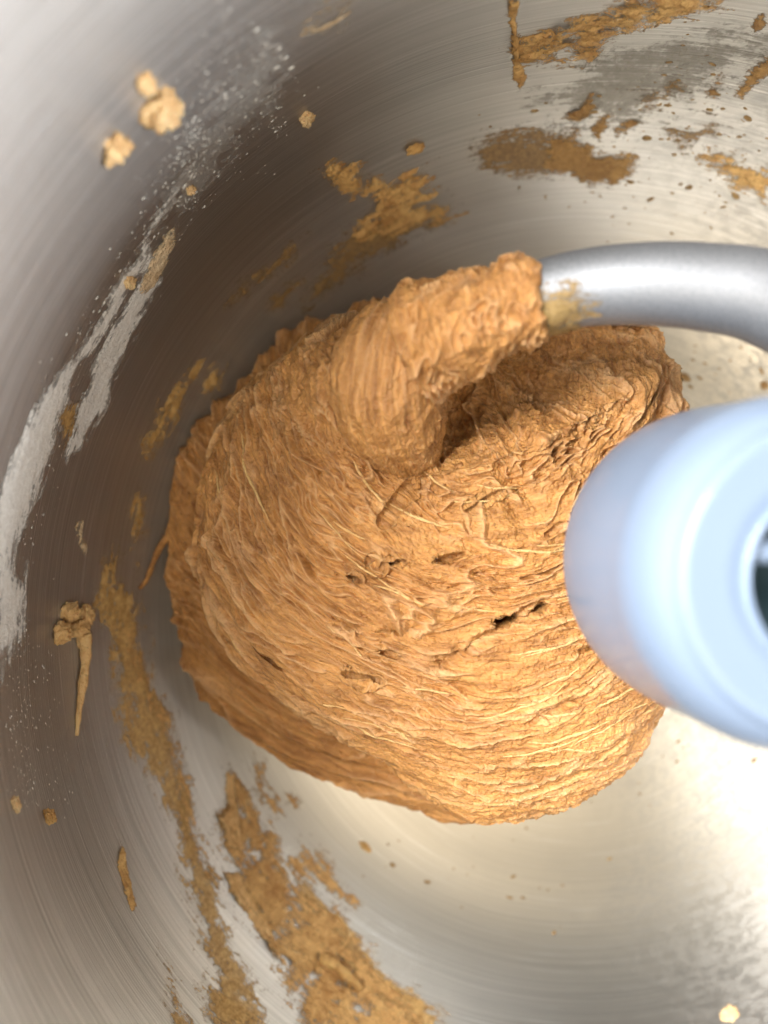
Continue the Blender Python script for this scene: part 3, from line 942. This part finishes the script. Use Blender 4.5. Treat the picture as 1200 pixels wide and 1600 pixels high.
smear("dough_film", "broken trail of thin golden dabs from the ball down the floor", [[(398, 1175), (412, 1220), (436, 1246), (440, 1272), (420, 1262), (402, 1230)], [(455, 1244), (465, 1246), (462, 1256)], [(462, 1305), (502, 1340), (540, 1388), (556, 1416), (520, 1396), (482, 1362)], [(450, 1330), (470, 1350), (480, 1375), (462, 1362)]], 0.0005, M_GOLD, group=G1, holes=0.6, rag=0.0018)
smear("dough_scrap", "slim spindle of dough standing alone low on the side wall", [[(188, 1312), (197, 1352), (204, 1390), (215, 1416), (205, 1427), (192, 1386), (183, 1350)]], 0.0016, M_CRUST, rag=0.0006, solid=0.45, group=G1)
smear("dough_film", "golden film patches at the photo's lower edge", [[(258, 1510), (275, 1540), (298, 1605), (276, 1605), (266, 1560)], [(318, 1525), (360, 1545), (410, 1605), (330, 1605)]], 0.0004, M_GOLDFILM, group=G1, rag=0.003)
smear("dough_film", "small golden remains beside the foot of the thick floor band", [[(632, 1555), (655, 1560), (690, 1590), (660, 1590)]], 0.0004, M_GOLDFILM, group=G1, rag=0.002)
smear("dough_film", "see-through golden film along the far side of the thick floor band", [[(455, 1360), (510, 1412), (548, 1448), (590, 1500), (612, 1540), (650, 1570), (690, 1606), (600, 1606), (560, 1540), (520, 1480), (480, 1430)]], 0.0003, M_GOLDFILM, group=G1, rag=0.0022, solid=0.1)
smear("flour_streak", "small whitish scrap on the brushed wall above the hooked dough scrap", [[(120, 815), (132, 812), (130, 838), (136, 862), (128, 858), (120, 838)]], 0.0005, M_TAN, "flour", group=G2, rag=0.0008)
smear("dough_film", "thin brown haze over the grey upper wall between the top smear and the pointed smear", [[(840, 150), (900, 110), (1010, 70), (1120, 50), (1200, 60), (1200, 85), (1120, 110), (1080, 150), (1000, 190), (930, 200), (880, 195)]], 0.00008, M_HAZEFILM, group=G1, rag=0.006, fu=60, fv=160)
# the little curl lying on the band
pts = [bowl_point(*hit(x, y), h) for x, y, h in ((493, 1499, .0022), (512, 1508, .0026), (535, 1526, .0022), (560, 1546, .0014))]
cp = spline(pts, 60)
t_ = np.linspace(0, 1, 60)
v_, f_ = sides(cp, 0.0014 * np.sqrt(np.clip(t_ * 9, 0.05, 1)) * (1 - 0.45 * t_) * (1 + 0.3 * gnoise(t_ * 7, 2.2, 0)), 20)
tag(make_mesh("dough_curl", v_, f_, M_BIT, None, v_[:, :2]), "finger-like dough curl lying on the thick floor band", "dough curl", G1)

crumb("dough_chunk", "big knobbly dough chunk stuck high on the wall", 246, 166, (.0028, .0031, .0022), M_PALE, 1.7, cat="dough chunk")
crumb("dough_chunk", "small dough nub joined above the big knobbly chunk", 226, 128, (.0012, .0020, .0012), M_PALE, 4.9, cat="dough chunk")
crumb("dough_chunk", "pale three-cornered chunk just below the big knobbly one", 179, 228, (.0021, .0022, .0014), M_PALE, 7.2, rough=0.9, cat="dough chunk")
crumb("crumb", "lone tan crumb on the dark upper wall", 478, 183, (.0012, .0017, .0010), M_PALE, 11.0, rough=0.8)
crumb("crumb", "tan crumb above the thick orange-brown smear", 648, 231, (.0020, .0011, .0009), M_BIT, 12.6)
crumb("crumb", "tiny tan crumb above the flour streaks", 297, 296, (.0008, .0011, .0007), M_PALE, 14.1)
crumb("crumb", "small crumb on the outer flour streak", 200, 440, (.0012, .0018, .0009), M_PALE, 15.8)
crumb("crumb", "teardrop crumb low on the side wall", 75, 1276, (.0018, .0012, .0009), M_BIT, 18.3, spin=0.9)
crumb("crumb", "pale oval crumb at the photo's edge beside the teardrop crumb", 23, 1257, (.0014, .0010, .0007), M_PALE, 19.4)
crumb("crumb", "flat golden crumb on the open bowl floor", 571, 1323, (.0016, .0008, .0004), M_BIT, 22.2)
crumb("crumb", "olive crumb on the floor between hook arm and hub", 1070, 590, (.0014, .0009, .0006), M_SPECK, 23.5)
crumb("crumb", "brown crumb on the floor above the hub", 1194, 602, (.0010, .0009, .0006), M_SPECK, 25.1)
crumb("crumb", "pale floury crumb at the lower right corner", 1140, 1584, (.0020, .0015, .0004), M_PALE, 27.7)


def scatter(name, label, cat, regions, count, size, mat, seed, flat=0.5, drag=1.0):
    rg = np.random.default_rng(seed)
    bits = []
    for (x0, y0, x1, y1, w, share) in regions:
        for _ in range(int(count * share)):
            t = rg.uniform()
            off = rg.normal(0, w)
            dx, dy = x1 - x0, y1 - y0
            L = math.hypot(dx, dy)
            x, y = x0 + dx * t - dy / L * off, y0 + dy * t + dx / L * off
            th, s = (float(q) for q in hit(x, y))
            k = size * math.exp(rg.normal(0, 0.55))
            v, f = lump((k * rg.uniform(.7, 1.6) * drag, k, k * flat), rg.uniform(0, 90), 5, 7, 0.6, 1.3)
            n = bowl_point(th, s, 1.0) - bowl_point(th, s, 0.0)
            tt = np.array([-math.sin(th), math.cos(th), 0])
            b = np.cross(n, tt)
            a = rg.uniform(0, 6.28) if drag == 1 else rg.normal(0, 0.25)
            ca, sa = math.cos(a), math.sin(a)
            bits.append((v[:, :1] * (tt * ca + b * sa) + v[:, 1:2] * (b * ca - tt * sa) + v[:, 2:] * n + bowl_point(th, s, k * flat * 0.4), f))
    o = joined(name, bits, mat)
    tag(o, label, cat, None, "stuff")


scatter("flour_dust", "white flour grains speckled over the side wall", "flour",
        [(430, 60, 300, 250, 45, .30), (320, 200, 270, 320, 25, .24), (270, 320, 130, 560, 22, .16), (120, 560, 20, 900, 25, .08), (15, 950, 45, 1260, 18, .14), (420, 130, 440, 215, 8, .04), (55, 1000, 100, 1280, 12, .04)], 2600, 0.000052, M_DUST, 5, 0.5, 1.6)
scatter("dough_specks", "dark specks of dough on the open bowl floor", "specks",
        [(900, 1200, 1180, 1100, 60, .25), (560, 1290, 900, 1400, 50, .2), (1050, 560, 1190, 580, 25, .2), (1000, 90, 1180, 300, 70, 1.0), (760, 160, 1000, 340, 40, .4)], 130, 0.00019, M_SPECK, 9, 0.25, 1.7)
